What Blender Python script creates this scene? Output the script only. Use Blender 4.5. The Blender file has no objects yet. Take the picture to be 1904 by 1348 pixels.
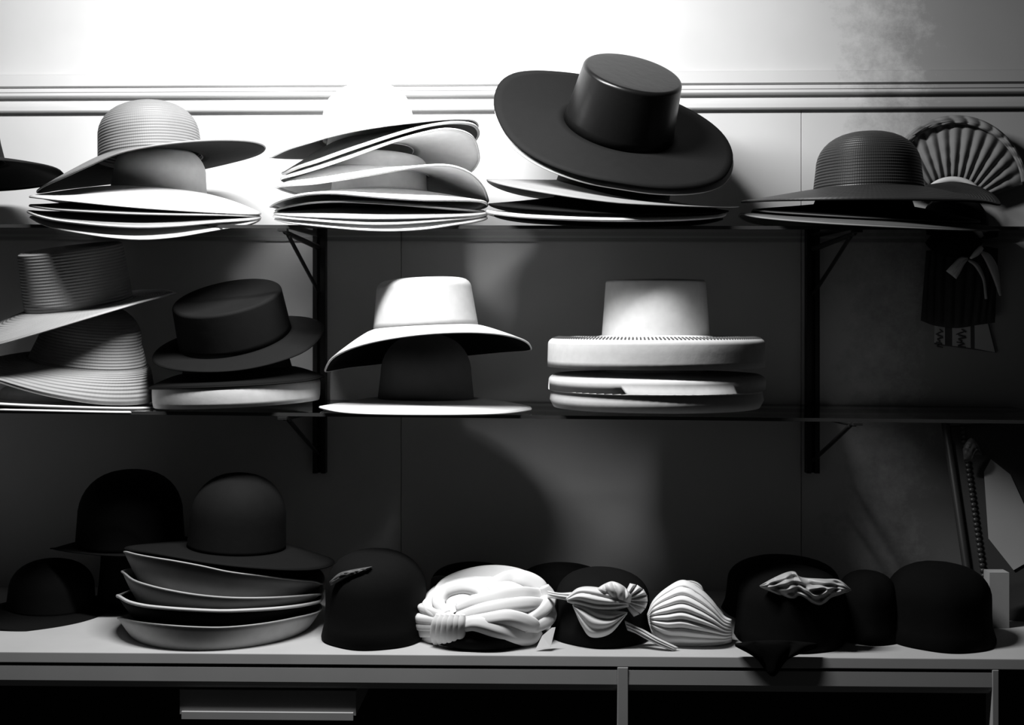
import bpy, bmesh, math, random
from mathutils import Vector, Matrix
random.seed(7)
PI = math.pi
S = bpy.context.scene
C = S.collection

# ------------------------------------------------------------------ camera
F = 2300.0; W, H = 1904, 1348; HOR = 600.0; CX = 952.0
PSI = math.radians(1.5)
CAM = Vector((0.067, -2.55, 1.35))
cd = bpy.data.cameras.new('camera'); cam = bpy.data.objects.new('camera', cd); C.objects.link(cam)
cam.location = CAM; cam.rotation_euler = (PI/2, 0, PSI)
cd.sensor_width = 36; cd.lens = F*36/W; cd.shift_y = (HOR-H/2)/W
cd.clip_start = 0.05
S.camera = cam
RT = Vector((math.cos(PSI), math.sin(PSI), 0)); FW = Vector((-math.sin(PSI), math.cos(PSI), 0))

# ------------------------------------------------------------------ light
wd = bpy.data.worlds.new('world'); S.world = wd; wd.use_nodes = True
wd.node_tree.nodes['Background'].inputs[0].default_value = (1, 1, 1, 1)
wd.node_tree.nodes['Background'].inputs[1].default_value = 0.010
# a strip lamp hung above and in front of the shelves, parallel to the wall
ld = bpy.data.lights.new('strip_lamp', 'AREA'); ld.shape = 'RECTANGLE'; ld.size = 0.65; ld.size_y = 0.10; ld.energy = 38
lamp = bpy.data.objects.new('strip_lamp', ld); C.objects.link(lamp)
lamp.location = (-0.27, -0.77, 2.17)
lamp.rotation_euler = (math.radians(40), 0, 0)
vs = S.view_settings; vs.view_transform = 'Standard'; vs.look = 'None'; vs.gamma = 1; vs.exposure = 0.0
vs.use_curve_mapping = False

# ------------------------------------------------------------------ measuring helpers
def P(px, py, Y):
    d = FW + RT*((px-CX)/F) + Vector((0, 0, (HOR-py)/F))
    return CAM + d*((Y-CAM.y)/d.y)
def depth(x, y): return (Vector((x, y, CAM.z))-CAM).dot(FW)
def zat(x, y, py): return CAM.z + (HOR-py)/F*depth(x, y)

# ------------------------------------------------------------------ materials
def mat(name, col, rough=0.85, kind='felt', scale=1.0, spec=0.3, bump=0.3):
    m = bpy.data.materials.new(name); m.use_nodes = True
    nt = m.node_tree; N = nt.nodes; L = nt.links; b = N['Principled BSDF']
    c = col if isinstance(col, tuple) else (col, col, col)
    b.inputs['Roughness'].default_value = rough
    b.inputs['Specular IOR Level'].default_value = spec
    tc = N.new('ShaderNodeTexCoord')
    nz = N.new('ShaderNodeTexNoise'); nz.inputs['Scale'].default_value = {'felt': 60, 'straw': 30, 'satin': 18, 'paint': 9, 'metal': 25, 'wall': 5}[kind]*scale
    nz.inputs['Detail'].default_value = 5
    L.new(tc.outputs['Object'], nz.inputs['Vector'])
    mr = N.new('ShaderNodeMapRange'); mr.inputs[3].default_value = 0.86; mr.inputs[4].default_value = 1.1
    L.new(nz.outputs['Fac'], mr.inputs[0])
    mx = N.new('ShaderNodeMix'); mx.data_type = 'RGBA'; mx.blend_type = 'MULTIPLY'; mx.inputs[0].default_value = 1
    mx.inputs[6].default_value = (*c, 1); L.new(mr.outputs[0], mx.inputs[7])
    out = mx.outputs[2]
    bp = N.new('ShaderNodeBump'); bp.inputs['Strength'].default_value = bump; bp.inputs['Distance'].default_value = 0.001
    if kind == 'straw':
        uv = N.new('ShaderNodeUVMap'); uv.uv_map = 'UVMap'
        sx = N.new('ShaderNodeSeparateXYZ'); L.new(uv.outputs[0], sx.inputs[0])
        mu = N.new('ShaderNodeMath'); mu.operation = 'MULTIPLY'; mu.inputs[1].default_value = 2*PI/0.0055; L.new(sx.outputs[1], mu.inputs[0])
        sn = N.new('ShaderNodeMath'); sn.operation = 'SINE'; L.new(mu.outputs[0], sn.inputs[0])
        mu2 = N.new('ShaderNodeMath'); mu2.operation = 'MULTIPLY'; mu2.inputs[1].default_value = 2*PI*150; L.new(sx.outputs[0], mu2.inputs[0])
        sn2 = N.new('ShaderNodeMath'); sn2.operation = 'SINE'; L.new(mu2.outputs[0], sn2.inputs[0])
        ad = N.new('ShaderNodeMath'); ad.operation = 'MULTIPLY_ADD'; ad.inputs[1].default_value = 0.10; L.new(sn2.outputs[0], ad.inputs[0]); L.new(sn.outputs[0], ad.inputs[2])
        L.new(ad.outputs[0], bp.inputs['Height'])
    elif kind == 'wall':
        # ragged stain on the right-hand end, its darkening also standing in for lamp falloff
        sx = N.new('ShaderNodeSeparateXYZ'); geo = N.new('ShaderNodeNewGeometry'); L.new(geo.outputs['Position'], sx.inputs[0])
        n2 = N.new('ShaderNodeTexNoise'); n2.inputs['Scale'].default_value = 13; n2.inputs['Detail'].default_value = 9; n2.inputs['Roughness'].default_value = .75
        L.new(geo.outputs['Position'], n2.inputs['Vector'])
        a = N.new('ShaderNodeMath'); a.operation = 'MULTIPLY_ADD'; a.inputs[1].default_value = 0.45; L.new(n2.outputs['Fac'], a.inputs[0]); L.new(sx.outputs[0], a.inputs[2])
        r2 = N.new('ShaderNodeMapRange'); r2.inputs[1].default_value = 0.90; r2.inputs[2].default_value = 1.07; r2.inputs[3].default_value = 1.0; r2.inputs[4].default_value = 0.5
        L.new(a.outputs[0], r2.inputs[0])
        m3 = N.new('ShaderNodeMix'); m3.data_type = 'RGBA'; m3.blend_type = 'MULTIPLY'; m3.inputs[0].default_value = 1
        L.new(out, m3.inputs[6]); L.new(r2.outputs[0], m3.inputs[7]); out = m3.outputs[2]
        L.new(nz.outputs['Fac'], bp.inputs['Height'])
    else:
        L.new(nz.outputs['Fac'], bp.inputs['Height'])
    L.new(out, b.inputs['Base Color']); L.new(bp.outputs[0], b.inputs['Normal'])
    return m
M = dict(
    wall=mat('wall_paint', .50, .7, 'wall', spec=.2, bump=.1), white=mat('white_felt', .62, .85, spec=.15), cream=mat('cream_felt', .50, .85, spec=.15),
    bright=mat('bright_white_felt', .80, .85, spec=.15), bowl=mat('grey_wool_felt', .30, .85, spec=.15),
    light=mat('light_grey_felt', .36, .85, spec=.15), whitestraw=mat('white_straw', .60, .6, 'straw'), greystraw=mat('grey_straw', .13, .5, 'straw', bump=.6),
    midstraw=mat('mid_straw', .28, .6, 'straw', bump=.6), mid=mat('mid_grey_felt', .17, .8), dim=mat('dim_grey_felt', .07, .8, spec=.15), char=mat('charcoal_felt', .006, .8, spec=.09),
    charstraw=mat('charcoal_straw', .020, .42, 'straw', bump=.7, spec=.35), black=mat('black_felt', .004, .85, spec=.08), blackgloss=mat('black_lacquer', .003, .33, spec=.28),
    blackcloth=mat('black_cloth', .003, .9, spec=.05), jersey=mat('white_jersey', .76, .8, 'satin', spec=.15), satin=mat('pale_satin', .62, .45, 'satin', spec=.4),
    greysatin=mat('grey_satin', .36, .4, 'satin', spec=.4), dullsatin=mat('dull_satin', .08, .5, 'satin'), sheer=mat('grey_gauze', .15, .9, spec=.1), darksheer=mat('dark_gauze', .03, .9, spec=.1),
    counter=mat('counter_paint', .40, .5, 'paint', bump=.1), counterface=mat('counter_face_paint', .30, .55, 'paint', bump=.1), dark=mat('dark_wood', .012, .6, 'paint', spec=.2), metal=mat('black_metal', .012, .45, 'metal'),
    pale=mat('pale_print', .40, .7, 'paint'), paper=mat('card', .5, .8, 'paint'), frame=mat('carved_frame', .03, .4, 'paint', spec=.5), plate=mat('painted_reflection', .30, .25, 'paint', spec=.5),
    floor=mat('floor_boards', .03, .7, 'paint'), edgegl=mat('glass_edge', .03, .2, 'metal', spec=.6))
def glassmat():
    m = bpy.data.materials.new('clear_glass'); m.use_nodes = True; nt = m.node_tree; N = nt.nodes
    N.remove(N['Principled BSDF']); o = N['Material Output']
    t = N.new('ShaderNodeBsdfTransparent'); t.inputs[0].default_value = (.96, .96, .96, 1)
    g = N.new('ShaderNodeBsdfGlossy'); g.inputs['Roughness'].default_value = .03; g.inputs[0].default_value = (.8, .8, .8, 1)
    fr = N.new('ShaderNodeFresnel'); fr.inputs[0].default_value = 1.3
    x = N.new('ShaderNodeMixShader'); nt.links.new(fr.outputs[0], x.inputs[0]); nt.links.new(t.outputs[0], x.inputs[1]); nt.links.new(g.outputs[0], x.inputs[2])
    nt.links.new(x.outputs[0], o.inputs[0]); return m
M['glass'] = glassmat()

# ------------------------------------------------------------------ object helpers
def tag(o, label, cat, group=None):
    o['label'] = label; o['category'] = cat
    if group: o['group'] = group
    return o
def thing(name, label, cat, loc, group=None):
    o = bpy.data.objects.new(name, None); o.empty_display_size = .05; C.objects.link(o); o.location = loc
    return tag(o, label, cat, group)
def mesh(name, verts, faces, m, parent=None, uvs=None, smooth=True, thick=0, off=-1):
    me = bpy.data.meshes.new(name)
    o0 = parent.matrix_basis.translation.copy() if parent else Vector((0, 0, 0))
    if parent and parent.parent: o0 += parent.parent.matrix_basis.translation
    me.from_pydata([tuple(Vector(v)-o0) for v in verts], [], faces)
    if smooth: me.polygons.foreach_set('use_smooth', [True]*len(faces))
    if uvs:
        ul = me.uv_layers.new(name='UVMap')
        for l in me.loops: ul.data[l.index].uv = uvs[l.vertex_index]
    me.materials.append(M[m] if isinstance(m, str) else m); me.update()
    o = bpy.data.objects.new(name, me); C.objects.link(o)
    if parent: o.parent = parent
    if thick:
        s = o.modifiers.new('solid', 'SOLIDIFY'); s.thickness = thick; s.offset = off
    return o
def box(name, a, b, m, parent=None, bev=0.0, rx=0):
    v = [(x, y, z) for x in (a[0], b[0]) for y in (a[1], b[1]) for z in (a[2], b[2])]
    f = [(0, 1, 3, 2), (4, 6, 7, 5), (0, 4, 5, 1), (2, 3, 7, 6), (0, 2, 6, 4), (1, 5, 7, 3)]
    o = mesh(name, v, f, m, parent, smooth=False)
    if bev:
        q = o.modifiers.new('bev', 'BEVEL'); q.width = bev; q.segments = 2
    return o
def loft(rings, closed_u=True, cap=False):
    n = len(rings[0]); V = [p for r in rings for p in r]; Fc = []
    for i in range(len(rings)-1):
        for j in range(n if closed_u else n-1):
            k = (j+1) % n
            Fc.append((i*n+j, i*n+k, (i+1)*n+k, (i+1)*n+j))
    if cap:
        Fc.append(tuple(reversed(range(n)))); Fc.append(tuple((len(rings)-1)*n+j for j in range(n)))
    return V, Fc
def catmull(pts, n):
    """smooth open polyline resampled to n points"""
    out = []; m = len(pts)-1; pts = [Vector(p) for p in pts]
    for i in range(n):
        t = i/(n-1)*m; k = min(int(t), m-1); u = t-k
        p1, p2 = pts[k], pts[k+1]; p0 = pts[k-1] if k else p1*2-p2; p3 = pts[k+2] if k+2 <= m else p2*2-p1
        out.append(.5*(2*p1+(p2-p0)*u+(2*p0-5*p1+4*p2-p3)*u*u+(3*p1-p0-3*p2+p3)*u**3))
    return out
def tube(path, radii, sides=8, ribs=0, ribamp=0, flat=1.0, n=None, caps=True):
    n = n or len(path)*6
    pts = catmull(path, n); rr = [v[0] for v in catmull([(r, 0, 0) for r in radii], n)]
    rings = []; up = Vector((0, -1, .2))
    for i, p in enumerate(pts):
        d = (pts[min(i+1, n-1)]-pts[max(i-1, 0)]).normalized()
        s = d.cross(up).normalized(); q = s.cross(d).normalized()
        rings.append([p + (s*math.cos(a) + q*math.sin(a)*flat)*max(rr[i], .0005)*(1+ribamp*math.cos(ribs*a)) for a in [2*PI*k/sides for k in range(sides)]])
    return loft(rings, True, caps)
def column(x, y):
    v = Vector((x, y, CAM.z))-CAM; return CX+F*v.dot(RT)/v.dot(FW)
def pinterp(ctrl, th):
    """periodic monotone-ish cubic through (angle, value)"""
    c = sorted(ctrl); n = len(c); th %= 360
    k = 0
    while k < n and c[k][0] <= th: k += 1
    def g(i): return (c[i % n][0]+360*(i//n), c[i % n][1])
    a0, a1, a2, a3 = g(k-2), g(k-1), g(k), g(k+1)
    if th < c[0][0]: th_ = th
    else: th_ = th
    u = (th_-a1[0])/(a2[0]-a1[0]); hh = a2[0]-a1[0]
    m1 = (a2[1]-a0[1])/(a2[0]-a0[0])*hh; m2 = (a3[1]-a1[1])/(a3[0]-a1[0])*hh
    return (2*u**3-3*u*u+1)*a1[1]+(u**3-2*u*u+u)*m1+(-2*u**3+3*u*u)*a2[1]+(u**3-u*u)*m2

NA = 80
def hat(name, label, cx, Yc, hw, ys, m='white', base_y=None, lift=.015, cxc=None, cyc=0.0, rb=.09, rt=None, h=.095, crown='dome', p=1.35,
        edge=None, er=.0016, under=None, Ry=None, group=None, tx=None, ty=None, band=None, plane=False, crown_mat=None, dent=0, back=0.0, e=None, thick=.0022):
    Xc = P(cx, 0, Yc).x; R = abs(P(cx+hw, 0, Yc).x-P(cx-hw, 0, Yc).x)/2; Ry = Ry or R*.97
    ctrl = {}
    smp = [(a, column(Xc+R*math.cos(math.radians(a)), Yc+Ry*math.sin(math.radians(a)))) for a in range(0, 360, 5)]
    amin, xmin = min(smp, key=lambda q: q[1]); amax, xmax = max(smp, key=lambda q: q[1])
    has_back = any(0 < a < 180 for a in ys)
    for a, x in smp:
        front = amin <= a <= (amax if amax > 180 else amax+360) or (amax < 180 and a <= amax)
        ph = math.degrees(math.acos(max(-1, min(1, (x-(xmin+xmax)/2)/((xmax-xmin)/2)))))
        if a % 15 == 0 and (front or has_back):
            ctrl[a] = zat(Xc+R*math.cos(math.radians(a)), Yc+Ry*math.sin(math.radians(a)), pinterp(list(ys.items()), (360-ph) if front else ph))
    for a in (0, 180):
        if a not in ctrl: ctrl[a] = zat(Xc+R*math.cos(math.radians(a)), Yc, ys[a])
    if 90 not in ctrl:
        mid = (ctrl[0]+ctrl[180])/2
        ctrl[90] = (2*mid-ctrl[270]) if plane else mid+back
        for a, s in ((45, 0), (135, 180)):
            if a not in ctrl:
                ctrl[a] = (mid+(ctrl[s]-mid)*.7071+(ctrl[90]-mid)*.7071) if plane else (ctrl[s]+ctrl[90])/2
    cl = list(ctrl.items())
    if tx is None: tx = (ctrl[0]-ctrl[180])/(2*R)
    if ty is None: ty = (ctrl[90]-ctrl[270])/(2*Ry) if plane else 0.0
    xb = P(cxc, 0, Yc+cyc).x if cxc else Xc; yb = Yc+cyc
    if base_y is not None: zb = zat(xb, yb, base_y)
    else: zb = (ctrl[0]+ctrl[180]+ctrl[90]+ctrl[270])/4+lift
    c0 = Vector((xb, yb, zb))
    ex = Vector((1, 0, tx)).normalized(); ny = Vector((0, 1, ty)).normalized()
    nn = ex.cross(ny).normalized(); ey = nn.cross(ex).normalized()
    root = thing(name, label, 'hat', (Xc, Yc, min(zb, min(ctrl.values()))), group)
    # brim
    mr = 9; rings = []; uv = []; edgepts = []
    for i in range(mr+1):
        s = i/mr; w = s**p; row = []
        for j in range(NA):
            a = 2*PI*j/NA; q = c0+ex*(rb*math.cos(a))+ey*(rb*1.06*math.sin(a))
            E = Vector((Xc+R*math.cos(a), Yc+Ry*math.sin(a), pinterp(cl, j*360/NA)))
            row.append(Vector((q.x+(E.x-q.x)*s, q.y+(E.y-q.y)*s, q.z+(E.z-q.z)*w))); uv.append((j/NA, s*(R-rb)))
            if i == mr: edgepts.append(E)
        rings.append(row)
    V, Fc = loft(rings)
    Fc = [tuple(reversed(f)) for f in Fc]
    mesh('brim', V, Fc, m, root, uv, thick=thick, off=1)
    if under:  # dark underside layer colours in the shade below the brim
        mesh('brim_shade', [v-Vector((0, 0, .0012)) for v in V], Fc, under, root, uv, thick=.001, off=1)
    if edge:
        rr = []
        for j in range(NA):
            t = (edgepts[(j+1) % NA]-edgepts[j-1]).normalized(); o = Vector((0, 0, 1)).cross(t).normalized(); u = t.cross(o)
            rr.append([edgepts[j]+(o*math.cos(b)+u*math.sin(b))*er for b in [2*PI*k/6 for k in range(6)]])
        rr.append(rr[0]); V, Fc = loft(rr); mesh('edge_binding', V, Fc, edge, root)
    # crown
    rt = rt or rb*.93
    if crown == 'dome': ee, cc = h*.62, rt
    else: ee, cc = (e or .012), (e or .012)
    prof = [(rb+(rt-rb)*k/6, (h-ee)*k/6) for k in range(7)]
    for k in range(1, 11):
        t = PI/2*k/10
        if crown == 'dome': prof.append((rt*max(0, math.cos(t))**.82 if k < 10 else .0008, h-ee+ee*math.sin(t)**.95))
        else: prof.append((rt-cc+cc*math.cos(t), h-ee+ee*math.sin(t)))
    if crown != 'dome':
        for k in range(1, 7): prof.append(((rt-cc)*(1-k/6)+.0008, h-dent*math.sin(min(1, k/3)*PI/2)))
    rings = []; uv = []; L = 0
    for i, (r, z) in enumerate(prof):
        if i: L += math.hypot(r-prof[i-1][0], z-prof[i-1][1])
        rings.append([c0+ex*(r*math.cos(2*PI*j/NA))+ey*(r*1.06*math.sin(2*PI*j/NA))+nn*z for j in range(NA)]); uv += [(j/NA, L) for j in range(NA)]
    V, Fc = loft(rings); Fc.append(tuple(len(V)-NA+j for j in range(NA)))
    mesh('crown', V, Fc, crown_mat or m, root, uv, thick=thick, off=-1)
    if band:
        rings = []
        for k, (zz, dd) in enumerate(((.002, .0005), (.003, .0025), (band[1], .0025), (band[1]+.001, .0005))):
            r = rb+(rt-rb)*zz/(h-ee)+dd
            rings.append([c0+ex*(r*math.cos(2*PI*j/NA))+ey*(r*1.06*math.sin(2*PI*j/NA))+nn*zz for j in range(NA)])
        V, Fc = loft(rings); mesh('hat_band', V, Fc, band[0], root)
    return root

def lathe(name, prof, c0, m, parent, tx=0, ty=0, ov=1.0, wob=None, thick=0, uvd=True):
    ex = Vector((1, 0, tx)).normalized(); ny = Vector((0, 1, ty)).normalized(); nn = ex.cross(ny).normalized(); ey = nn.cross(ex)
    rings = []; uv = []; L = 0
    for i, (r, z) in enumerate(prof):
        if i: L += math.hypot(r-prof[i-1][0], z-prof[i-1][1])
        row = []
        for j in range(NA):
            a = 2*PI*j/NA; k = wob(a, z) if wob else 1
            row.append(c0+ex*(r*k*math.cos(a))+ey*(r*k*ov*math.sin(a))+nn*z); uv.append((j/NA, L))
        rings.append(row)
    V, Fc = loft(rings); return mesh(name, V, Fc, m, parent, uv, thick=thick)

def cloth(name, top, bot, Y, bulge, m, parent, pleats=0, amp=.003, axis='v', nu=48, nv=36, seed=0, noise=.0, wav=.5, Yend=None, phase=0, sharp=1.0):
    """thick folded cloth between two measured border lines; closed at the back"""
    rn = random.Random(seed)
    T = catmull([(a, b, 0) for a, b in top], nu); B = catmull([(a, b, 0) for a, b in bot], nu)
    ph = [(rn.uniform(0, 6.3), rn.uniform(0, 6.3), rn.uniform(2, 5), rn.uniform(2, 5)) for _ in range(3)]
    def surf(side):
        rows = []
        for i in range(nu):
            u = i/(nu-1); row = []
            for j in range(nv):
                v = j/(nv-1)
                x = T[i].x+(B[i].x-T[i].x)*v; y = T[i].y+(B[i].y-T[i].y)*v
                env = max(0., math.sin(PI*u))**.45*max(0., math.sin(PI*v))**.45
                d = bulge*env*(1 if side else -.35)
                k = v if axis == 'v' else u
                if pleats and side: d += amp*(2*abs(math.sin(PI*pleats*k+phase+wav*math.sin(5*u+3*v)))**sharp-1)*min(1, env*1.6)
                if noise and side:
                    for a, b, f, g in ph: d += noise*math.sin(a+f*2*u*PI)*math.sin(b+g*2*v*PI)*env/1.5
                yy = Y + ((Yend-Y)*u if Yend is not None else 0)
                row.append(P(x, y, yy-d-(.0008 if side else -.0008)))
            rows.append(row)
        return rows
    V1, F1 = loft(surf(1), False); V2, F2 = loft(surf(0), False); n = len(V1)
    Fc = F1+[tuple(reversed([q+n for q in f])) for f in F2]
    bd = [j for j in range(nv)]+[i*nv+nv-1 for i in range(1, nu)]+[(nu-1)*nv+j for j in range(nv-2, -1, -1)]+[i*nv for i in range(nu-2, 0, -1)]
    for q in range(len(bd)):
        a, b = bd[q], bd[(q+1) % len(bd)]; Fc.append((b, a, a+n, b+n))
    o = mesh(name, V1+V2, Fc, m, parent)
    return o

# ================================================================== SETTING
XL, XR = -1.75, 1.75
def struct(o): o['kind'] = 'structure'; return o
floor = struct(box('floor', (XL, -4, -.05), (XR, .1, 0), 'floor'))
wall = struct(box('wall_back', (XL, .012, 0), (XR, .08, 2.8), 'dark'))
# vertical boards of the panelled wall, thin open joints between them
joints = [XL] + [P(x, 400, 0).x for x in (-7, 746, 1490)] + [XR]
for a, b in zip(joints, joints[1:]):
    box('panel', (a+.0006, 0, .0), (b-.0006, .012, zat(0, 0, 190)), 'wall', wall, bev=.0006)
box('plaster', (XL, 0, zat(0, 0, 190)+.0002), (XR, .012, 2.8), 'wall', wall)
# picture-rail moulding
def zw(y): return zat(0, 0, y)
pr = [(0, zw(134)), (.006, zw(134.5)), (.012, zw(138)), (.012, zw(158)), (.004, zw(160)), (.004, zw(164)), (.008, zw(164.5)), (.008, zw(168.5)), (.004, zw(169)), (.004, zw(171)),
      (.020, zw(172)), (.021, zw(177)), (.019, zw(179)), (.004, zw(180)), (.0045, zw(184)), (.007, zw(190)), (.012, zw(195)), (.016, zw(198)), (.016, zw(204)), (.014, zw(206)), (0, zw(207))]
V = [(x, -d, z) for x in (XL, XR) for d, z in pr]; n = len(pr)
tr = struct(mesh('trim_1', V, [(i, i+n, i+n+1, i+1) for i in range(n-1)], 'wall', smooth=False))

# ------------------------------------------------------------------ glass shelves and metal supports
SF = -.37
def shelf(label, yl, yr, th):
    a = P(0, yl, SF); b = P(1860, yr, SF)
    x0, x1 = -1.30, 1.02
    sl = (b.z-a.z)/(b.x-a.x); z0 = a.z+sl*(x0-a.x); z1 = a.z+sl*(x1-a.x)
    root = thing('glass_shelf', label, 'shelf', (0, SF, (z0+z1)/2), 'glass wall shelves')
    def slab(nm, ya, yb, m, up=0.0, dn=th):
        V = [(x0, ya, z0+up), (x1, ya, z1+up), (x1, yb, z1+up), (x0, yb, z0+up), (x0, ya, z0-dn), (x1, ya, z1-dn), (x1, yb, z1-dn), (x0, yb, z0-dn)]
        mesh(nm, V, [(0, 1, 2, 3), (7, 6, 5, 4), (0, 4, 5, 1), (1, 5, 6, 2), (2, 6, 7, 3), (3, 7, 4, 0)], m, root, smooth=False)
    slab('pane', SF+.002, -.006, 'glass'); slab('edge', SF, SF+.0015, 'edgegl', 0, th); slab('edge', -.005, -.001, 'edgegl', .0, th*.6)
    return lambda x: z0+(z1-z0)*(x-x0)/(x1-x0)
z1f = shelf('upper clear glass shelf carrying the four tall hat stacks', 417, 421, .006)
z2f = shelf('lower clear glass shelf in mid-height with the boater and rolled-brim hats', 762, 781, .006)
def support(px, label, ytop, ybot, slots=True):
    b = P(px, 600, -.012); x = b.x
    r = thing('shelf_support', label, 'bracket', (x, 0, zat(x, -.02, ybot)), 'metal shelf supports')
    zt, zb = zat(x, -.02, ytop), zat(x, -.02, ybot)
    box('standard', (x-.013, -.024, zb), (x-.004, -.0002, zt), 'metal', r); box('standard', (x+.004, -.024, zb), (x+.013, -.0002, zt), 'metal', r)
    box('standard_web', (x-.004, -.008, zb), (x+.004, -.0002, zt), 'metal', r)
    for zf in (z1f, z2f):
        z = zf(x)-.0075
        V, Fc = tube([(x, -.02, z-.012), (x, -.2, z-.008), (x, -.36, z-.004)], [.006, .005, .004], 6); mesh('arm', V, Fc, 'metal', r)
        V, Fc = tube([(x, -.02, z-.105), (x, -.18, z-.055), (x, -.33, z-.007)], [.0042, .0042, .0042], 6); mesh('strut', V, Fc, 'metal', r)
        box('lip', (x-.008, -.382, z-.004), (x+.008, -.364, z+.0005), 'metal', r)
support(595, 'black metal shelf support left of the centre, open strut to the left', 423, 880)
support(1510, 'black metal shelf support lost in the dark on the right', 425, 880)

# ------------------------------------------------------------------ counter
CZ = .80
ctr = thing('counter', 'pale painted display counter along the bottom with thick front edge', 'counter', (0, -.25, 0))
CF = -.505; CR = 1.02
box('top_board', (XL+.3, CF, CZ-.0185), (CR, -.0015, CZ), 'counter', ctr, bev=.0015)
# the apron has a rounded lower edge
prof = [(CF+.0008, CZ-.0235), (CF+.0002, CZ-.047), (CF+.0035, CZ-.054), (CF+.011, CZ-.060), (CF+.026, CZ-.063), (CF+.03, CZ-.0235)]
xa = P(1148, 1250, CF).x; xb2 = P(1168, 1250, CF).x; xc = P(1845, 1250, CF).x
for a, b in ((XL+.3, xa-.0005), (xb2+.0005, xc-.0005)):
    V = [(x, y, z) for x in (a, b) for y, z in prof]; n = len(prof)
    mesh('apron', V, [(i, i+n, (i+1) % n+n, (i+1) % n) for i in range(n)]+[tuple(range(n)), tuple(reversed(range(n, 2*n)))], 'counterface', ctr, smooth=False)
box('rail', (XL+.3, CF+.008, CZ-.0236), (CR, CF+.05, CZ-.0186), 'dark', ctr)
box('leg', (xa, CF-.001, 0), (xb2, CF+.03, CZ-.0186), 'counterface', ctr, bev=.001)
box('leg', (xc, CF-.001, 0), (P(1857, 1250, CF).x, CF+.03, CZ-.0186), 'counterface', ctr, bev=.001)
box('back_panel', (XL+.3, -.12, 0), (CR, -.1, CZ-.019), 'dark', ctr)
dx0, dx1 = P(331, 1300, CF).x, P(660, 1300, CF).x
dr = box('drawer', (dx0, CF+.010, CZ-.105), (dx1, -.13, CZ-.0640), 'counterface', ctr)
mesh('drawer_lip', [(dx0+.004, CF+.006, CZ-.112), (dx1-.004, CF+.006, CZ-.112), (dx1-.004, CF+.006, CZ-.100), (dx0+.004, CF+.006, CZ-.100), (dx0+.004, CF+.0095, CZ-.112), (dx1-.004, CF+.0095, CZ-.112), (dx1-.004, CF+.0095, CZ-.099), (dx0+.004, CF+.0095, CZ-.099)],
     [(0, 1, 2, 3), (3, 2, 6, 7), (0, 4, 5, 1), (0, 3, 7, 4), (1, 5, 6, 2), (4, 7, 6, 5)], 'counterface', dr, smooth=False)
up0 = P(1840, 1200, -.30).x
post = struct(box('trim_2', (up0, -.30, CZ+.0005), (up0+.035, -.27, CZ+.10), 'counterface'))

# ================================================================== HATS, UPPER SHELF
YC = -.25
G1 = 'hats of the leftmost stack on the upper shelf'
hat('straw_hat', 'pale wavy-brimmed hat at the very bottom of the leftmost upper stack', 275, YC, 203, {180: 404, 225: 428, 270: 445, 315: 424, 0: 408}, 'cream', cxc=286, rb=.070, h=.045, p=2.2, base_y=414, group=G1, edge='cream')
hat('straw_hat', 'grey hat with light rim, second from the bottom in the leftmost upper stack', 273, YC, 205, {180: 394, 225: 411, 270: 422, 315: 411, 0: 405}, 'mid', cxc=288, rb=.076, h=.05, p=2, base_y=402, group=G1, edge='white', er=.0026)
hat('straw_hat', 'dark hat with thin light rim, third from the bottom in the leftmost upper stack', 274, YC, 203, {180: 383, 225: 391, 270: 398, 315: 400, 0: 402}, 'dim', cxc=294, rb=.079, h=.045, p=2, base_y=386, group=G1, edge='light', er=.002)
hat('straw_hat', 'white hat with smooth flat brim and tall crown below the grey straw dome hat', 275, YC, 204, {180: 367, 225: 373, 270: 387, 315: 396, 0: 397}, 'bright', base_y=358, cxc=296, rb=.087, rt=.083, h=.092, crown='dome', p=1.5, group=G1, edge='white', tx=-.06)
hat('straw_hat', 'grey ribbed straw hat with domed crown and tilted brim topping the leftmost stack', 286, YC, 202, {180: 357, 225: 325, 250: 289, 270: 272, 292: 263, 315: 261, 340: 266, 0: 276, 45: 302, 90: 332, 135: 350}, 'greystraw',
    base_y=296, cxc=281, rb=.095, rt=.092, h=.108, p=1.1, group=G1, edge='greystraw', tx=.10, ty=-.05, under='char')
G0 = 'dark hats at the left end of the upper shelf'
hat('felt_hat', 'dark drooping-brim hat peeking in behind the leftmost upper stack', -85, -.235, 196, {180: 350, 225: 330, 270: 296, 315: 304, 340: 318, 0: 338}, 'char', base_y=305, rb=.09, h=.10, group=G0, edge='char')
hat('felt_hat', 'dark flat hat on the glass under the drooping dark hat at far left', -140, -.235, 105, {180: 412, 270: 405, 0: 412}, 'char', base_y=410, rb=.08, h=.1, group=G0)

G2 = 'pale wavy hats of the second stack on the upper shelf'
hat('felt_hat', 'white hat with brim sagging below the shelf edge, bottom of the white stack', 710, YC, 195, {180: 408, 225: 418, 270: 429, 300: 424, 315: 417, 0: 405}, 'bright', rb=.068, h=.06, p=2, base_y=413, group=G2, edge='bright')
hat('felt_hat', 'white hat second from the bottom of the white stack', 708, YC, 196, {180: 402, 225: 409, 270: 417, 315: 408, 0: 400}, 'bright', rb=.072, h=.062, p=2, base_y=404, group=G2, edge='bright')
hat('felt_hat', 'light grey hat third from the bottom of the white stack, above a thin bright rim', 710, YC, 196, {180: 397, 225: 402, 270: 406, 315: 402, 0: 396}, 'light', rb=.076, h=.064, p=2, base_y=394, group=G2, edge='bright', er=.002, under='char')
hat('felt_hat', 'grey hat with upward-arching front rim in the lower half of the white stack', 708, YC, 192, {180: 392, 215: 382, 240: 375, 270: 378, 315: 389, 0: 394}, 'mid', rb=.08, h=.066, p=1.6, base_y=383, group=G2, edge='light', er=.002, under='black')
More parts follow.
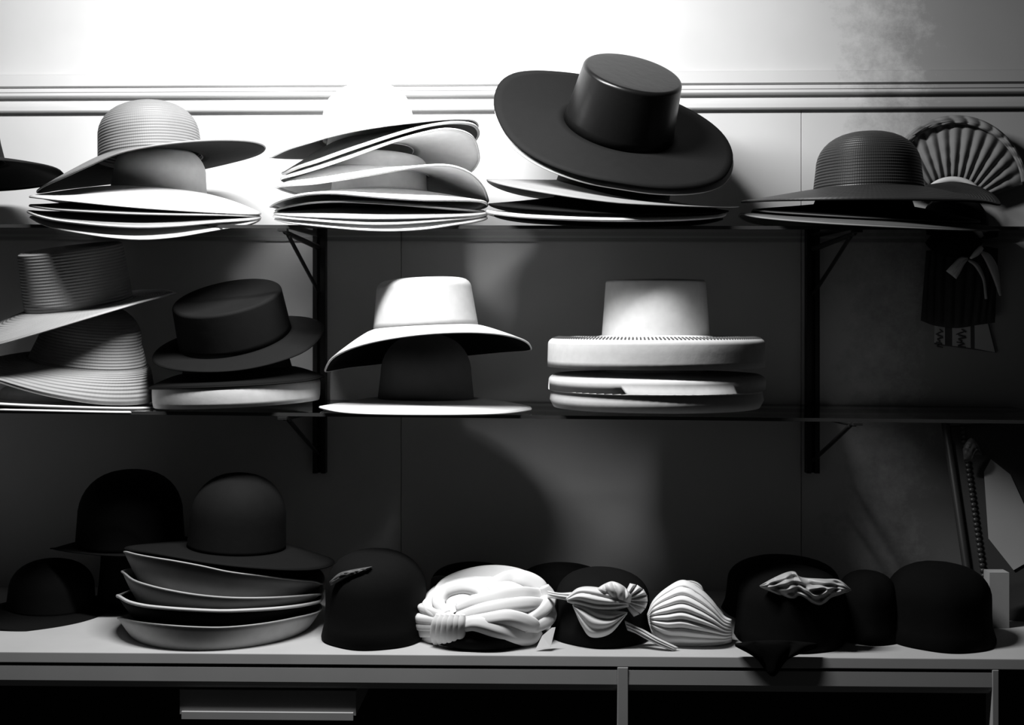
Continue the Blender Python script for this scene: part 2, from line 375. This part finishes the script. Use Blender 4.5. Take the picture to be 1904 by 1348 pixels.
hat('felt_hat', 'white hat with rippled brim and low cream crown in mid stack', 706, YC, 199, {180: 384, 205: 373, 225: 362, 245: 359, 270: 366, 292: 371, 315: 372, 340: 374, 0: 380}, 'bright', base_y=362, rb=.090, rt=.086, h=.062, crown='flat', e=.02, p=1.2, group=G2, edge='bright', er=.0028)
hat('felt_hat', 'white hat with wave-shaped brim dropping at right, fourth from top of white stack', 711, YC, 195, {180: 349, 205: 344, 225: 342, 250: 332, 270: 321, 292: 309, 315: 311, 335: 334, 0: 372}, 'bright', base_y=322, cxc=705, rb=.094, rt=.088, h=.034, crown='flat', e=.02, p=1.2, group=G2, edge='bright', er=.0028)
hat('felt_hat', 'grey-lined hat with big curled-down brim on the right of the white stack', 708, YC, 182, {180: 333, 205: 327, 225: 317, 250: 295, 270: 272, 292: 250, 315: 240, 340: 256, 0: 292, 30: 325, 60: 338, 90: 342, 135: 345}, 'bright', base_y=288, cxc=690, rb=.080, h=.05, crown='dome', p=1.1, group=G2, edge='bright', er=.0022, tx=.12, ty=-.1)
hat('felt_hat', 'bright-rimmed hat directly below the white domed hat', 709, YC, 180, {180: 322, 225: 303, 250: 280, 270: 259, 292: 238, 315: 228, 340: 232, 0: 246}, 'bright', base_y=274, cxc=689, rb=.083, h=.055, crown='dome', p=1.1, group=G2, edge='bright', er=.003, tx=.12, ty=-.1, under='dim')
hat('felt_hat', 'white hat with smooth domed crown and tilted brim shade-painted beneath topping the second stack', 697, YC, 191, {180: 293, 225: 270, 250: 250, 270: 237, 292: 228, 315: 222, 340: 223, 0: 233}, 'bright', base_y=254, cxc=688, rb=.088, rt=.083, h=.098, crown='dome', p=1.15, group=G2, edge='bright', under='dim', tx=.12, ty=-.05)

G3 = 'dark hats of the third stack on the upper shelf'
hat('felt_hat', 'black broad-brimmed hat lying flat at the bottom of the third upper stack', 1130, YC, 212, {180: 402, 225: 412, 270: 424, 315: 420, 0: 408}, 'black', rb=.085, h=.022, p=1.8, base_y=410, group=G3)
hat('felt_hat', 'white hat showing only a bright curved rim near the bottom of the black stack', 1125, YC, 220, {180: 394, 205: 397, 225: 402, 250: 406, 270: 408.5, 300: 408, 330: 404, 0: 398}, 'white', rb=.09, h=.026, p=1.6, base_y=398, group=G3, edge='white', er=.0038)
hat('felt_hat', 'black hat with flat brim just above the bright white rim', 1130, YC, 222, {180: 381, 205: 384, 225: 389, 270: 398, 315: 398, 0: 394}, 'black', base_y=376, rb=.104, rt=.099, h=.022, crown='flat', p=1.2, group=G3)
hat('felt_hat', 'grey hat with shade-painted crown whose lit left brim juts out under the tilted boater', 1138, YC, 234, {180: 336, 205: 343, 225: 353, 250: 367, 270: 378, 315: 386, 0: 386}, 'mid', base_y=362, rb=.107, rt=.103, h=.045, crown='flat', p=1.25, group=G3, crown_mat='char', tx=-.25, ty=.14)  # charcoal crown paints in the shade under the boater
bo = {180: 186, 202: 241, 225: 287, 250: 322, 270: 338, 295: 350, 320: 345, 340: 327, 0: 292, 30: 238, 60: 190, 90: 152, 120: 134, 150: 140}
hat('boater_hat', 'pale-edged hat nested tightly under the tilted black boater', 1140, -.245, 221, {a: y+13 for a, y in bo.items()}, 'cream', base_y=250, cxc=1143, rb=.098, h=.07, crown='flat', Ry=.186, group=G3, tx=-.25, ty=.60, p=1.0)
hat('boater_hat', 'large black flat-crowned boater tilted towards the viewer atop the third stack', 1139, -.25, 220, bo, 'char', base_y=240, cxc=1150, rb=.104, rt=.092, h=.112, crown='flat', e=.007, Ry=.19, group=G3, tx=-.25, ty=.60, p=1.0, crown_mat='blackgloss', edge='black')

G4 = 'dark hats of the rightmost stack on the upper shelf'
hat('felt_hat', 'dark grey hat with lit left brim at the bottom of the rightmost upper stack', 1612, YC, 236, {180: 398, 205: 402, 225: 408, 270: 420, 315: 428, 0: 426}, 'dim', rb=.085, h=.04, p=1.3, base_y=404, group=G4, edge='mid')
hat('felt_hat', 'black flat hat between the dark domed hat and the grey one', 1605, YC, 205, {180: 391, 225: 396, 270: 405, 315: 412, 0: 412}, 'black', rb=.092, h=.045, p=1.3, base_y=389, group=G4, edge='dim')
hat('straw_hat', 'dark straw hat with domed crown and wide brim topping the rightmost stack', 1613, YC, 232, {180: 376, 225: 373, 270: 371, 315: 374, 340: 378, 0: 381, 30: 352, 50: 340, 75: 352, 90: 362, 135: 368}, 'charstraw', base_y=356, cxc=1614, rb=.099, rt=.094, h=.110, crown='dome', p=1.2, group=G4, edge='black', under='black', tx=0)

# ================================================================== HATS, LOWER SHELF
Y2 = -.28
GA = 'straw hats at the left end of the lower shelf'
hat('straw_hat', 'white flat hat lying on the glass at the left end of the lower shelf', 95, Y2, 200, {180: 752, 225: 760, 270: 764, 315: 767, 0: 764}, 'white', rb=.085, h=.03, base_y=750, group=GA, edge='white')
hat('straw_hat', 'white hat with thin dark rim second from the bottom at the left end', 90, Y2, 200, {180: 738, 225: 749, 270: 757, 315: 761, 0: 758}, 'white', rb=.089, h=.03, base_y=742, group=GA, edge='dim')
hat('straw_hat', 'grey straw hat with rounded crown and deep ribbed brim below the tilted grey boater', 104, Y2, 174, {180: 690, 225: 702, 250: 722, 270: 738, 295: 750, 315: 752, 340: 748, 0: 740}, 'midstraw', base_y=672, cxc=165, rb=.105, rt=.09, h=.11, crown='dome', p=2.0, group=GA, edge='midstraw', tx=-.14, ty=.1)
hat('boater_hat', 'grey ribbed straw boater tilted up at the left end of the lower shelf', 128, Y2, 190, {180: 655, 225: 645, 250: 625, 270: 604, 292: 581, 315: 561, 340: 549, 0: 545, 45: 540, 90: 566, 135: 610}, 'midstraw', base_y=568, cxc=148, rb=.096, rt=.092, h=.108, crown='flat', e=.006, p=1.1, group=GA, edge='midstraw', tx=.10, ty=.16)

def rolled(name, label, cx, Yc, hw, y_top, y_bot, m, base_y=None, rb=.092, rt=.088, h=.1, group=None, taper=1.0, crown=True, fold=None, tx=0, stitch=False, e=.005):
    """hat whose brim turns down into a deep vertical roll; y_top / y_bot measured at the front of the roll"""
    Xc = P(cx, 0, Yc).x; R = (P(cx+hw, 0, Yc).x-P(cx-hw, 0, Yc).x)/2
    zt = zat(Xc, Yc-R, y_top); zb = zat(Xc, Yc-R, y_bot); D = zt-zb
    root = thing(name, label, 'hat', (Xc, Yc, zb), group); c0 = Vector((Xc, Yc, zt))
    pf = [(rb-.001, .012), (rb+.012, .008), (R*.75, .009), (R*.90, .008)]
    pf += [(R*.90+R*.10*math.sin(t), .008-.012*(1-math.cos(t))) for t in [PI/2*k/6 for k in range(1, 7)]]
    pb = [(R, -.004-(D-.004)*.35)]
    if fold: pb += [(R, -D*fold+.002), (R*.99, -D*fold), (R*.965, -D*fold-.0015), (R*.975, -D*fold-.004)]
    pb += [(R*(1-.3*(1-taper)), -D*.75), (R*taper, -D), (R*taper-.006, -D+.001), (R*taper-.01, -D*.6), (R*.93, -.006)]
    def wob(a, z): return 1+.006*math.sin(3*a+z*30)+.004*math.sin(5*a+1)
    lathe('brim', pf+pb, c0, m, root, tx=tx, wob=wob)
    cp = [(rb, .010)]+[(rb+(rt-rb)*k/6, .010+(h-e)*k/6) for k in range(1, 7)]+[(rt-e+e*math.cos(PI/2*k/5), .010+h-e+e*math.sin(PI/2*k/5)) for k in range(1, 6)]+[(rt*.6, .010+h-.001), (.001, .010+h-.002)]
    lathe('crown', cp, c0, m, root, tx=tx)
    if stitch:
        V = []; Fc = []
        for k in range(88):
            a = PI+PI*(k+.5)/88; r0, r1 = R*.905, R*.965
            for r, z in ((r0, .0088), (r1, .0055)):
                for da in (-.007, .007):
                    for dz in (0, .0012):
                        aa = a+da+(.012 if r == r1 else 0); V.append(c0+Vector((r*math.cos(aa)*wob(aa, z), r*math.sin(aa)*wob(aa, z), z+dz)))
            n = k*8; Fc += [(n+1, n+3, n+7, n+5), (n, n+4, n+6, n+2), (n, n+1, n+5, n+4), (n+2, n+6, n+7, n+3), (n, n+2, n+3, n+1), (n+4, n+5, n+7, n+6)]
        st = mesh('stitching', V, Fc, 'dim', root, smooth=False); st['kind'] = 'stuff'; st['label'] = 'row of dark stitches'
    return root
GB = 'dark hats left of the metal support on the lower shelf'
rolled('felt_hat', 'pale hat with deep turned-down brim under the black flat-crowned hats', 440, -.26, 152, 722, 760, 'cream', rb=.09, h=.03, group=GB, taper=.985, tx=.04)
hat('felt_hat', 'black wide hat resting on the pale turned-down brim hat', 442, -.26, 158, {180: 722, 225: 722, 270: 718, 315: 710, 0: 700}, 'black', rb=.1, h=.045, base_y=690, crown='flat', group=GB, edge='char')
hat('felt_hat', 'black flat-crowned hat tilted forward beside the metal shelf support', 445, -.26, 155, {180: 668, 225: 690, 270: 690, 315: 660, 0: 612, 45: 590, 90: 598, 135: 630}, 'char', base_y=628, cxc=438, rb=.104, rt=.1, h=.082, crown='flat', e=.006, p=1.1, group=GB, tx=.12, ty=.36, dent=.004)

GC = 'white hats right of the metal support on the lower shelf'
hat('felt_hat', 'white flat hat lying on the glass beneath the arched-brim white hat', 792, -.29, 195, {180: 757, 225: 768, 270: 771, 315: 769, 0: 760}, 'white', base_y=742, rb=.088, rt=.083, h=.12, crown='dome', p=1.3, group=GC, edge='white', crown_mat='dim')  # white hat; the dark crown colour paints the shade it stands in
hat('felt_hat', 'white hat with tapered crown and brim shade-painted black beneath arching over the shelf', 797, -.29, 190, {180: 690, 200: 668, 225: 645, 250: 629, 270: 621, 292: 618, 315: 622, 340: 634, 0: 648, 45: 655, 90: 668, 135: 682}, 'cream', base_y=611, cxc=792, cyc=-.03, rb=.095, rt=.086, h=.088, crown='flat', e=.018, p=1.3, group=GC, edge='white', under='black', tx=.05, ty=-.04)
GD = 'pale rolled-brim hats at the right of the lower shelf'
rolled('felt_hat', 'pale hat with creased rolled brim resting on the glass, lower of the pair', 1220, -.31, 201, 712, 770, 'cream', rb=.09, h=.06, group=GD, taper=.95, fold=.42)
rolled('felt_hat', 'white hat with flat crown and stitched rolled brim, upper of the pair', 1219, -.31, 201, 638, 689, 'cream', rb=.097, rt=.09, h=.10, group=GD, taper=1.0, stitch=True)

# ================================================================== HATS ON THE COUNTER
YK = -.33
GK = 'upturned-brim hats nested on the counter'
hat('felt_hat', 'light grey bowl-shaped hat with upturned brim at the bottom of the counter stack', 412, YK, 183, {180: 1147, 205: 1153, 225: 1159, 250: 1165, 270: 1167, 295: 1160, 315: 1150, 340: 1140, 0: 1133}, 'cream', base_y=1179, rb=.142, rt=.10, h=.05, p=1.5, group=GK, edge='light', tx=0, thick=.003)
hat('felt_hat', 'black upturned hat with pale rim second from the bottom of the counter stack', 412, YK, 184, {180: 1105, 205: 1118, 225: 1127, 250: 1133, 270: 1136, 295: 1133, 315: 1128, 340: 1120, 0: 1114}, 'black', base_y=1152, rb=.122, rt=.10, h=.05, p=1.9, group=GK, edge='cream', er=.003, tx=0)
hat('felt_hat', 'mid grey upturned hat third from the bottom of the counter stack', 417, YK, 181, {180: 1060, 205: 1077, 225: 1090, 250: 1104, 270: 1111, 295: 1112, 315: 1109, 340: 1105, 0: 1101}, 'bowl', base_y=1133, rb=.122, rt=.10, h=.05, p=1.7, group=GK, edge='light', er=.002, tx=0)
hat('felt_hat', 'grey upturned hat just under the black domed hat in the counter stack', 420, YK, 180, {180: 1026, 205: 1030, 225: 1037, 250: 1048, 270: 1062, 295: 1072, 315: 1078, 340: 1082, 0: 1085}, 'bowl', base_y=1105, rb=.122, rt=.10, h=.055, p=1.7, group=GK, edge='light', tx=-.05)
hat('felt_hat', 'black hat with rounded crown topping the grey upturned hats on the counter', 430, -.32, 188, {180: 1020, 225: 1030, 270: 1052, 315: 1060, 0: 1046, 90: 1010}, 'char', base_y=1018, cxc=440, rb=.088, rt=.085, h=.135, crown='dome', group=GK, edge='char', tx=-.06, p=1.2)
GL = 'black domed hats in the dark at the left of the counter'
hat('felt_hat', 'black domed hat in the shadow left behind the counter stack, upper', 243, -.165, 140, {180: 1020, 270: 1035, 0: 1020}, 'black', base_y=1012, rb=.102, rt=.098, h=.145, crown='dome', group=GL)
hat('felt_hat', 'black wide hat in the shadow left behind the counter stack, lower', 95, -.215, 155, {180: 1150, 225: 1168, 270: 1178, 315: 1170, 0: 1150, 90: 1125}, 'black', base_y=1128, rb=.08, rt=.077, h=.09, crown='dome', group=GL)

hat('felt_hat', 'narrow black hat supporting the upper domed black hat behind the counter stack', 248, -.15, 90, {180: 1118, 270: 1140, 0: 1118, 90: 1105}, 'black', base_y=1120, rb=.068, rt=.064, h=.19, group=GL)

GN = 'small hats laid out along the counter'
def cloche(name, label, cx, Yc, r, h, m='black', flare=1.08, ov=1.05, group=GN, fl=.3):
    c = P(cx, 600, Yc); root = thing(name, label, 'hat', (c.x, Yc, CZ+.0006), group)
    pf = [(r*flare*.97, 0), (r*flare, .003), (r*1.02, h*.18), (r, h*.35), (r*.99, h*.55)]
    pf += [(r*.99*max(0, math.cos(t))**.75, h*.55+h*.45*math.sin(t)) for t in [PI/2*k/10 for k in range(1, 10)]]+[(.0008, h)]
    lathe('crown', pf, Vector((c.x, Yc, CZ+.0008)), m, root, ov=ov, wob=lambda a, z: 1+.02*math.sin(3*a+z*20)+.012*math.sin(7*a+1))
    return root
n1 = cloche('cloche_hat', 'black round cloche hat with a pale leaf trim beside the grey stack', 697, -.385, .088, .15)
cloth('leaf_trim', [(612, 1082), (630, 1066), (650, 1060), (672, 1056), (692, 1053)], [(615, 1089), (640, 1077), (652, 1072), (675, 1066), (692, 1054)], -.455, .010, 'dullsatin', n1, noise=.003, nu=24, nv=10)
n2 = cloche('cloche_hat', 'black low hat with a grey ribbon puff behind the white braided turban', 880, -.17, .085, .085, ov=.9)
cloth('ribbon_puff', [(799, 1090), (803, 1074), (818, 1070), (835, 1074), (842, 1088)], [(799, 1098), (806, 1102), (820, 1104), (834, 1102), (842, 1096)], -.25, .012, 'dullsatin', n2, noise=.003, nu=20, nv=12)
n3 = cloche('cloche_hat', 'black low round hat behind the gap between turban and bow hat', 1045, -.17, .085, .085, ov=.9)
# white braided turban
tc = P(898, 600, -.375)
t1 = thing('turban', 'white braided turban with gathered knot on a black felt base', 'hat', (tc.x, -.375, CZ+.0006), GN)
lathe('base', [(.092, 0), (.104, .004), (.108, .02), (.10, .04), (.08, .07), (.04, .085), (.001, .09)], Vector((tc.x, -.375, CZ+.0008)), 'black', t1, ov=1.1)
TC = Vector((tc.x, -.37, zat(tc.x, -.37, 1132)))
def onell(px, py, off=0.0, rx=.120, ry=.110, rz=.068, c=TC):
    q = P(px, py, c.y-ry*.8); u = (q.x-c.x)/rx; v = (q.z-c.z)/rz; w = math.sqrt(max(.02, 1-min(.98, u*u+v*v)))
    return P(px, py, c.y-ry*w-off)
V = []; rings = []
for i in range(1, 20):
    t = PI*i/20; rings.append([TC+Vector((.112*math.sin(t)*math.cos(a), .1*math.sin(t)*math.sin(a), .060*math.cos(t))) for a in [2*PI*k/40 for k in range(40)]])
V, Fc = loft(rings, True, True); mesh('cap', V, Fc, 'jersey', t1)
def strand(pts, rad, off=0.0, flat=.75, ribs=5, ra=.07, m='jersey', par=None, fn=onell):
    V, Fc = tube([fn(x, y, off) for x, y in pts], [r/1060 for r in rad], 16, ribs, ra, flat, n=len(pts)*9); return mesh('fold', V, Fc, m, par or t1)
strand([(800, 1120), (830, 1090), (880, 1074), (930, 1070), (975, 1078), (1008, 1100)], [6, 16, 20, 20, 17, 9], -.02)
strand([(905, 1088), (945, 1076), (975, 1078), (1003, 1092), (1012, 1115)], [8, 16, 18, 16, 9], -.008)
strand([(830, 1142), (815, 1120), (828, 1101), (862, 1092), (893, 1098), (903, 1113), (880, 1116), (850, 1128)], [8, 12, 14, 14, 13, 11, 9, 7], .004)
strand([(848, 1132), (890, 1118), (930, 1110), (970, 1105), (1002, 1106), (1016, 1096)], [7, 14, 16, 15, 13, 7], .004)
strand([(850, 1146), (895, 1136), (940, 1128), (985, 1124), (1018, 1128), (1024, 1142)], [8, 14, 15, 15, 12, 6], .003)
strand([(1012, 1090), (1020, 1112), (1008, 1132), (985, 1150)], [9, 15, 15, 8], .008)
strand([(1022, 1124), (1022, 1143), (1005, 1158), (975, 1168)], [8, 14, 15, 8], .006)
strand([(856, 1156), (900, 1152), (945, 1148), (985, 1160), (1002, 1172)], [9, 14, 15, 15, 8], .006)
strand([(858, 1166), (885, 1158), (925, 1170), (955, 1182), (985, 1186), (1004, 1172)], [9, 14, 15, 14, 13, 7], .010)
strand([(856, 1175), (880, 1182), (910, 1190), (940, 1194), (958, 1188)], [8, 11, 12, 10, 4], .006)
for k, (yy, dx) in enumerate(((1131, 778), (1150, 770), (1163, 766), (1176, 767), (1190, 775))):
    strand([(840, 1150+k*7), (815, (1150+k*7+yy)/2), (dx+8, yy), (dx+2, yy+2)], [9, 10, 9, 4], .004)
strand([(800, 1112), (795, 1128), (812, 1142), (836, 1150)], [6, 11, 12, 7], .0)
for k in range(6):
    x = 812+k*9
    strand([(x+4, 1142), (x, 1160), (x-1, 1185), (x+2, 1203-abs(k-2))], [5, 9, 10, 5], .018-.001*abs(k-2.5), ribs=3)
tagp = thing('price_tag', 'small blank white card tag leaning beside the braided turban', 'tag', P(1013, 1205, -.475))
mesh('card', [P(996, 1207, -.480), P(1024, 1203, -.480), P(1033, 1166, -.468), P(1026, 1167, -.468), P(1008, 1182, -.470)], [(0, 1, 2, 3, 4)], 'paper', tagp, smooth=False, thick=.0008)
# hat with pale satin bow
n4 = cloche('cloche_hat', 'black cloche hat with a large pale satin bow between two white turbans', 1118, -.365, .083, .115, flare=1.1)
YB = -.455
cloth('ribbon', [(1018, 1098), (1040, 1102), (1062, 1101), (1085, 1098)], [(1018, 1112), (1040, 1114), (1062, 1118), (1085, 1122)], -.41, .008, 'satin', n4, pleats=3, amp=.002, nu=20, nv=18, Yend=-.45)
cloth('bow_loop', [(1052, 1112), (1075, 1093), (1105, 1091), (1140, 1100), (1170, 1118)], [(1055, 1120), (1080, 1128), (1110, 1136), (1140, 1136), (1170, 1128)], YB, .024, 'satin', n4, pleats=3, amp=.0025, seed=2)
cloth('bow_flap', [(1064, 1124), (1085, 1122), (1110, 1126), (1140, 1134), (1167, 1138)], [(1066, 1130), (1082, 1165), (1100, 1185), (1135, 1178), (1166, 1142)], YB-.004, .014, 'jersey', n4, pleats=3, amp=.002, axis='v', seed=3)
cloth('bow_loop', [(1110, 1094), (1125, 1085), (1140, 1081), (1160, 1090), (1175, 1108)], [(1112, 1100), (1130, 1108), (1145, 1114), (1160, 1118), (1172, 1122)], YB-.012, .014, 'satin', n4, pleats=4, amp=.003, axis='u', seed=5)
for k in range(7):
    a = math.radians(78-k*24); x1, y1 = 1170+34*math.cos(a), 1116-31*math.sin(a)
    nx, ny_ = -math.sin(a)*6, -math.cos(a)*6
    cloth('ruffle', [(1160-nx*.2, 1116-ny_*.2), ((1160+x1)/2+nx*.8, (1116+y1)/2+ny_*.8), (x1+nx, y1+ny_)], [(1160+nx*.2, 1118+ny_*.2), ((1160+x1)/2-nx*.8, (1116+y1)/2-ny_*.8), (x1-nx, y1-ny_)], YB-.002+.002*k, .009, 'satin', n4, nu=12, nv=10, pleats=1, amp=.002)
# white pleated turban
pc = P(1282, 600, -.385)
p1 = thing('turban', 'white finely pleated turban with a loose tail on the counter', 'hat', (pc.x, -.385, CZ+.0006), GN)
cloth('pleated_body', [(1203, 1142), (1215, 1115), (1240, 1092), (1270, 1078), (1300, 1092), (1325, 1116), (1345, 1143), (1361, 1152)],
      [(1206, 1160), (1216, 1185), (1240, 1205), (1268, 1210), (1295, 1210), (1325, 1207), (1348, 1201), (1361, 1195)], -.41, .058, 'jersey', p1, pleats=9, amp=.0040, nu=70, nv=120, sharp=.8)
cloth('fold_back', [(1270, 1079), (1290, 1080), (1304, 1088), (1312, 1103), (1345, 1140)], [(1272, 1084), (1290, 1092), (1306, 1104), (1318, 1122), (1346, 1146)], -.40, .02, 'satin', p1, pleats=3, amp=.003, seed=4)
cloth('tail', [(1160, 1153), (1180, 1163), (1200, 1172), (1222, 1185), (1262, 1204)], [(1166, 1172), (1182, 1178), (1200, 1188), (1224, 1200), (1252, 1212)], -.44, .010, 'satin', p1, pleats=3, amp=.003, nu=40, nv=24, Yend=-.47)
lathe('lining', [(.06, 0), (.066, .003), (.06, .03), (.03, .05), (.001, .055)], Vector((pc.x, -.36, CZ+.0008)), 'blackcloth', p1, ov=.9)
# black hats at the right end of the counter
n5 = cloche('cloche_hat', 'black draped hat with a crumpled grey satin bow at the counter front', 1470, -.385, .092, .125, 'blackcloth', flare=1.04)
cloth('satin_bow', [(1412, 1089), (1435, 1076), (1462, 1064), (1478, 1063), (1490, 1073), (1530, 1076), (1560, 1078), (1583, 1096)], [(1414, 1092), (1440, 1103), (1465, 1113), (1490, 1115), (1525, 1126), (1545, 1112), (1562, 1106), (1583, 1098)], -.462, .028, 'greysatin', n5, pleats=5, amp=.007, axis='u', seed=8, noise=.008, nu=80, nv=40, sharp=1.3)
cloth('drape', [(1366, 1196), (1400, 1192), (1440, 1190), (1480, 1192), (1520, 1196)], [(1367, 1202), (1405, 1224), (1437, 1258), (1466, 1226), (1520, 1205)], CF-.004, .008, 'blackcloth', n5, pleats=3, amp=.004, axis='u')
cloche('cloche_hat', 'black tall hat in the dark behind the grey satin bow hat', 1455, -.19, .105, .105, 'black', ov=.95)
cloche('cloche_hat', 'plain black rounded hat right of the grey satin bow hat', 1612, -.37, .053, .115, 'blackcloth', flare=1.1)
cloche('cloche_hat', 'wide plain black hat at the right end of the counter before the mirror', 1745, -.375, .088, .13, 'blackcloth', flare=1.1)

# ================================================================== RIGHT-HAND END
# gathered gauze bonnet hanging on the wall
bn = thing('gauze_bonnet', 'gathered grey gauze bonnet with pale band hanging on the wall at right', 'bonnet', P(1770, 420, -.02))
def arc(cx, cy, rx, ry, a0, a1, n): return [(cx+rx*math.cos(math.radians(a0+(a1-a0)*k/(n-1))), cy-ry*math.sin(math.radians(a0+(a1-a0)*k/(n-1)))) for k in range(n)]
cloth('pleated_brim', arc(1778, 352, 128, 128, 176, 4, 17), arc(1772, 374, 56, 38, 172, 8, 17), -.030, .020, 'sheer', bn, pleats=15, amp=.0035, axis='u', nu=200, nv=16, seed=1, noise=.0015, wav=.12, sharp=1.2)
cloth('ruffle', arc(1778, 352, 134, 138, 172, 6, 17), arc(1778, 352, 122, 121, 172, 6, 17), -.050, .008, 'sheer', bn, pleats=15, amp=.0025, axis='u', nu=210, nv=10, seed=3, noise=.004, wav=.9)
cloth('hat_band', arc(1772, 378, 60, 50, 165, 12, 12), arc(1772, 390, 57, 50, 165, 12, 12), -.05, .006, 'cream', bn, nu=30, nv=8)
c0 = P(1772, 420, -.02)
lathe('crown', [(.066, 0), (.064, .02), (.05, .045), (.028, .058), (.001, .062)], c0, 'black', bn, ty=30)
# dark gauze veil, ribbon bow and tails under the shelf
vl = thing('ribbon_veil', 'dark gauze veil with pale ribbon bow hanging below the upper shelf at right', 'veil', P(1790, 600, -.03))
cloth('veil', [(1722, 466), (1750, 464), (1790, 460), (1830, 458), (1856, 462)], [(1712, 596), (1740, 606), (1780, 610), (1820, 604), (1850, 600)], -.025, .012, 'darksheer', vl, pleats=9, amp=.004, axis='u', nu=80, nv=16)
cloth('bow_loop', [(1802, 480), (1812, 466), (1822, 457), (1828, 460)], [(1806, 482), (1818, 476), (1826, 468), (1829, 462)], -.05, .008, 'satin', vl, nu=16, nv=10)
cloth('bow_loop', [(1800, 479), (1785, 478), (1770, 492), (1759, 504)], [(1800, 483), (1792, 494), (1785, 508), (1778, 519)], -.05, .009, 'satin', vl, nu=18, nv=12, pleats=2, amp=.003)
cloth('ribbon_tail', [(1801, 482), (1818, 490), (1831, 515), (1836, 556)], [(1800, 486), (1812, 496), (1826, 520), (1831, 556)], -.048, .004, 'greysatin', vl, nu=20, nv=8)
cloth('ribbon_tail', [(1826, 466), (1842, 474), (1856, 500), (1862, 550)], [(1824, 472), (1834, 490), (1846, 518), (1858, 550)], -.046, .004, 'greysatin', vl, nu=20, nv=8)
# pale patterned hanging panel
pn = thing('hanging_panel', 'pale patterned hanging panel with dark stripes behind the veil', 'panel', P(1790, 650, -.008))
def quad(nm, pts, Y, m, th=.003):
    q = [P(x, y, Y) for x, y in pts]; return mesh(nm, q, [tuple(range(len(q)))], m, pn, smooth=False, thick=th)
quad('backing', [(1738, 640), (1853, 656), (1836, 590), (1826, 395), (1738, 392)], -.006, 'dim')
quad('stripe', [(1738, 637), (1757, 641), (1757, 398), (1738, 396)], -.0085, 'pale')
quad('stripe', [(1771, 643), (1805, 647), (1802, 398), (1771, 397)], -.0085, 'pale')
quad('stripe', [(1813, 648), (1850, 655), (1834, 590), (1826, 398), (1811, 398)], -.0085, 'pale')
for x0 in (1740, 1778):
    for k in range(8):
        yy = 612+k*4; w = 14 if x0 == 1740 else 19
        V, Fc = tube([P(x0+w*(.5+.5*math.sin(k*1.9)), yy, -.0095), P(x0+w*(.5+.3*math.sin(k*2.3+1)), yy+3, -.0095), P(x0+w*(.5+.5*math.sin(k*2.7+2)), yy+6, -.0095)], [.001, .0016, .001], 5); mesh('ornament', V, Fc, 'dim', pn)
# leaning mirror with carved frame
mi = thing('standing_mirror', 'reflection-painted mirror in a dark beaded frame leaning at the right end of the counter', 'mirror', P(1830, 1185, -.20))
def mp(u, v, dy=0.0):
    """u across 0..1, v up 0..1"""
    bl, br, tl, trr = P(1812, 1168, -.235), P(1985, 1172, -.27), P(1756, 786, -.10), P(1935, 770, -.13)
    p = (bl*(1-u)+br*u)*(1-v)+(tl*(1-u)+trr*u)*v; return p+Vector((0, -dy, 0))
fr_ = [(0, 0), (1, 0), (1, 1), (0, 1), (0, 0)]
V = [mp(u, v, d) for d in (-.012, 0) for u, v in ((0, 0), (1, 0), (1, 1), (0, 1))]
mesh('backboard', V, [(0, 1, 2, 3), (7, 6, 5, 4), (0, 4, 5, 1), (1, 5, 6, 2), (2, 6, 7, 3), (3, 7, 4, 0)], 'frame', mi, smooth=False)
for (a, b) in zip(fr_, fr_[1:]):
    V, Fc = tube([mp(*a, .006), mp((a[0]+b[0])/2, (a[1]+b[1])/2, .006), mp(*b, .006)], [.008]*3, 10); mesh('frame_moulding', V, Fc, 'frame', mi)
bead = None
for k in range(40):
    v = .03+.94*k/39; c = mp(.17, v, .006)
    if bead is None:
        rings = [[Vector((.006*math.sin(t)*math.cos(a), .005*math.sin(t)*math.sin(a), .0052*math.cos(t))) for a in [2*PI*q/8 for q in range(8)]] for t in [PI*i/6+.02 for i in range(7)]]
        V, Fc = loft(rings); bead = mesh('bead', V, Fc, 'frame'); o = bead
    else:
        o = bead.copy(); C.objects.link(o)
    o.parent = mi; o.location = c-mi.location
pts = [(.28, .42), (.33, .74), (.42, .80), (.6, .72), (.72, .55), (.72, .32), (.5, .27)]
V = [mp(u, v, .004) for u, v in pts]; mesh('mirror_reflection', V, [tuple(range(len(pts)))], 'plate', mi, smooth=False, thick=.002)  # pale patch painted as a reflection in the glass
cloth('flower', [(1790, 835), (1798, 820), (1808, 814), (1820, 826), (1826, 842)], [(1792, 856), (1800, 858), (1809, 857), (1814, 846), (1826, 846)], -.165, .012, 'dullsatin', mi, noise=.004, nu=20, nv=12)
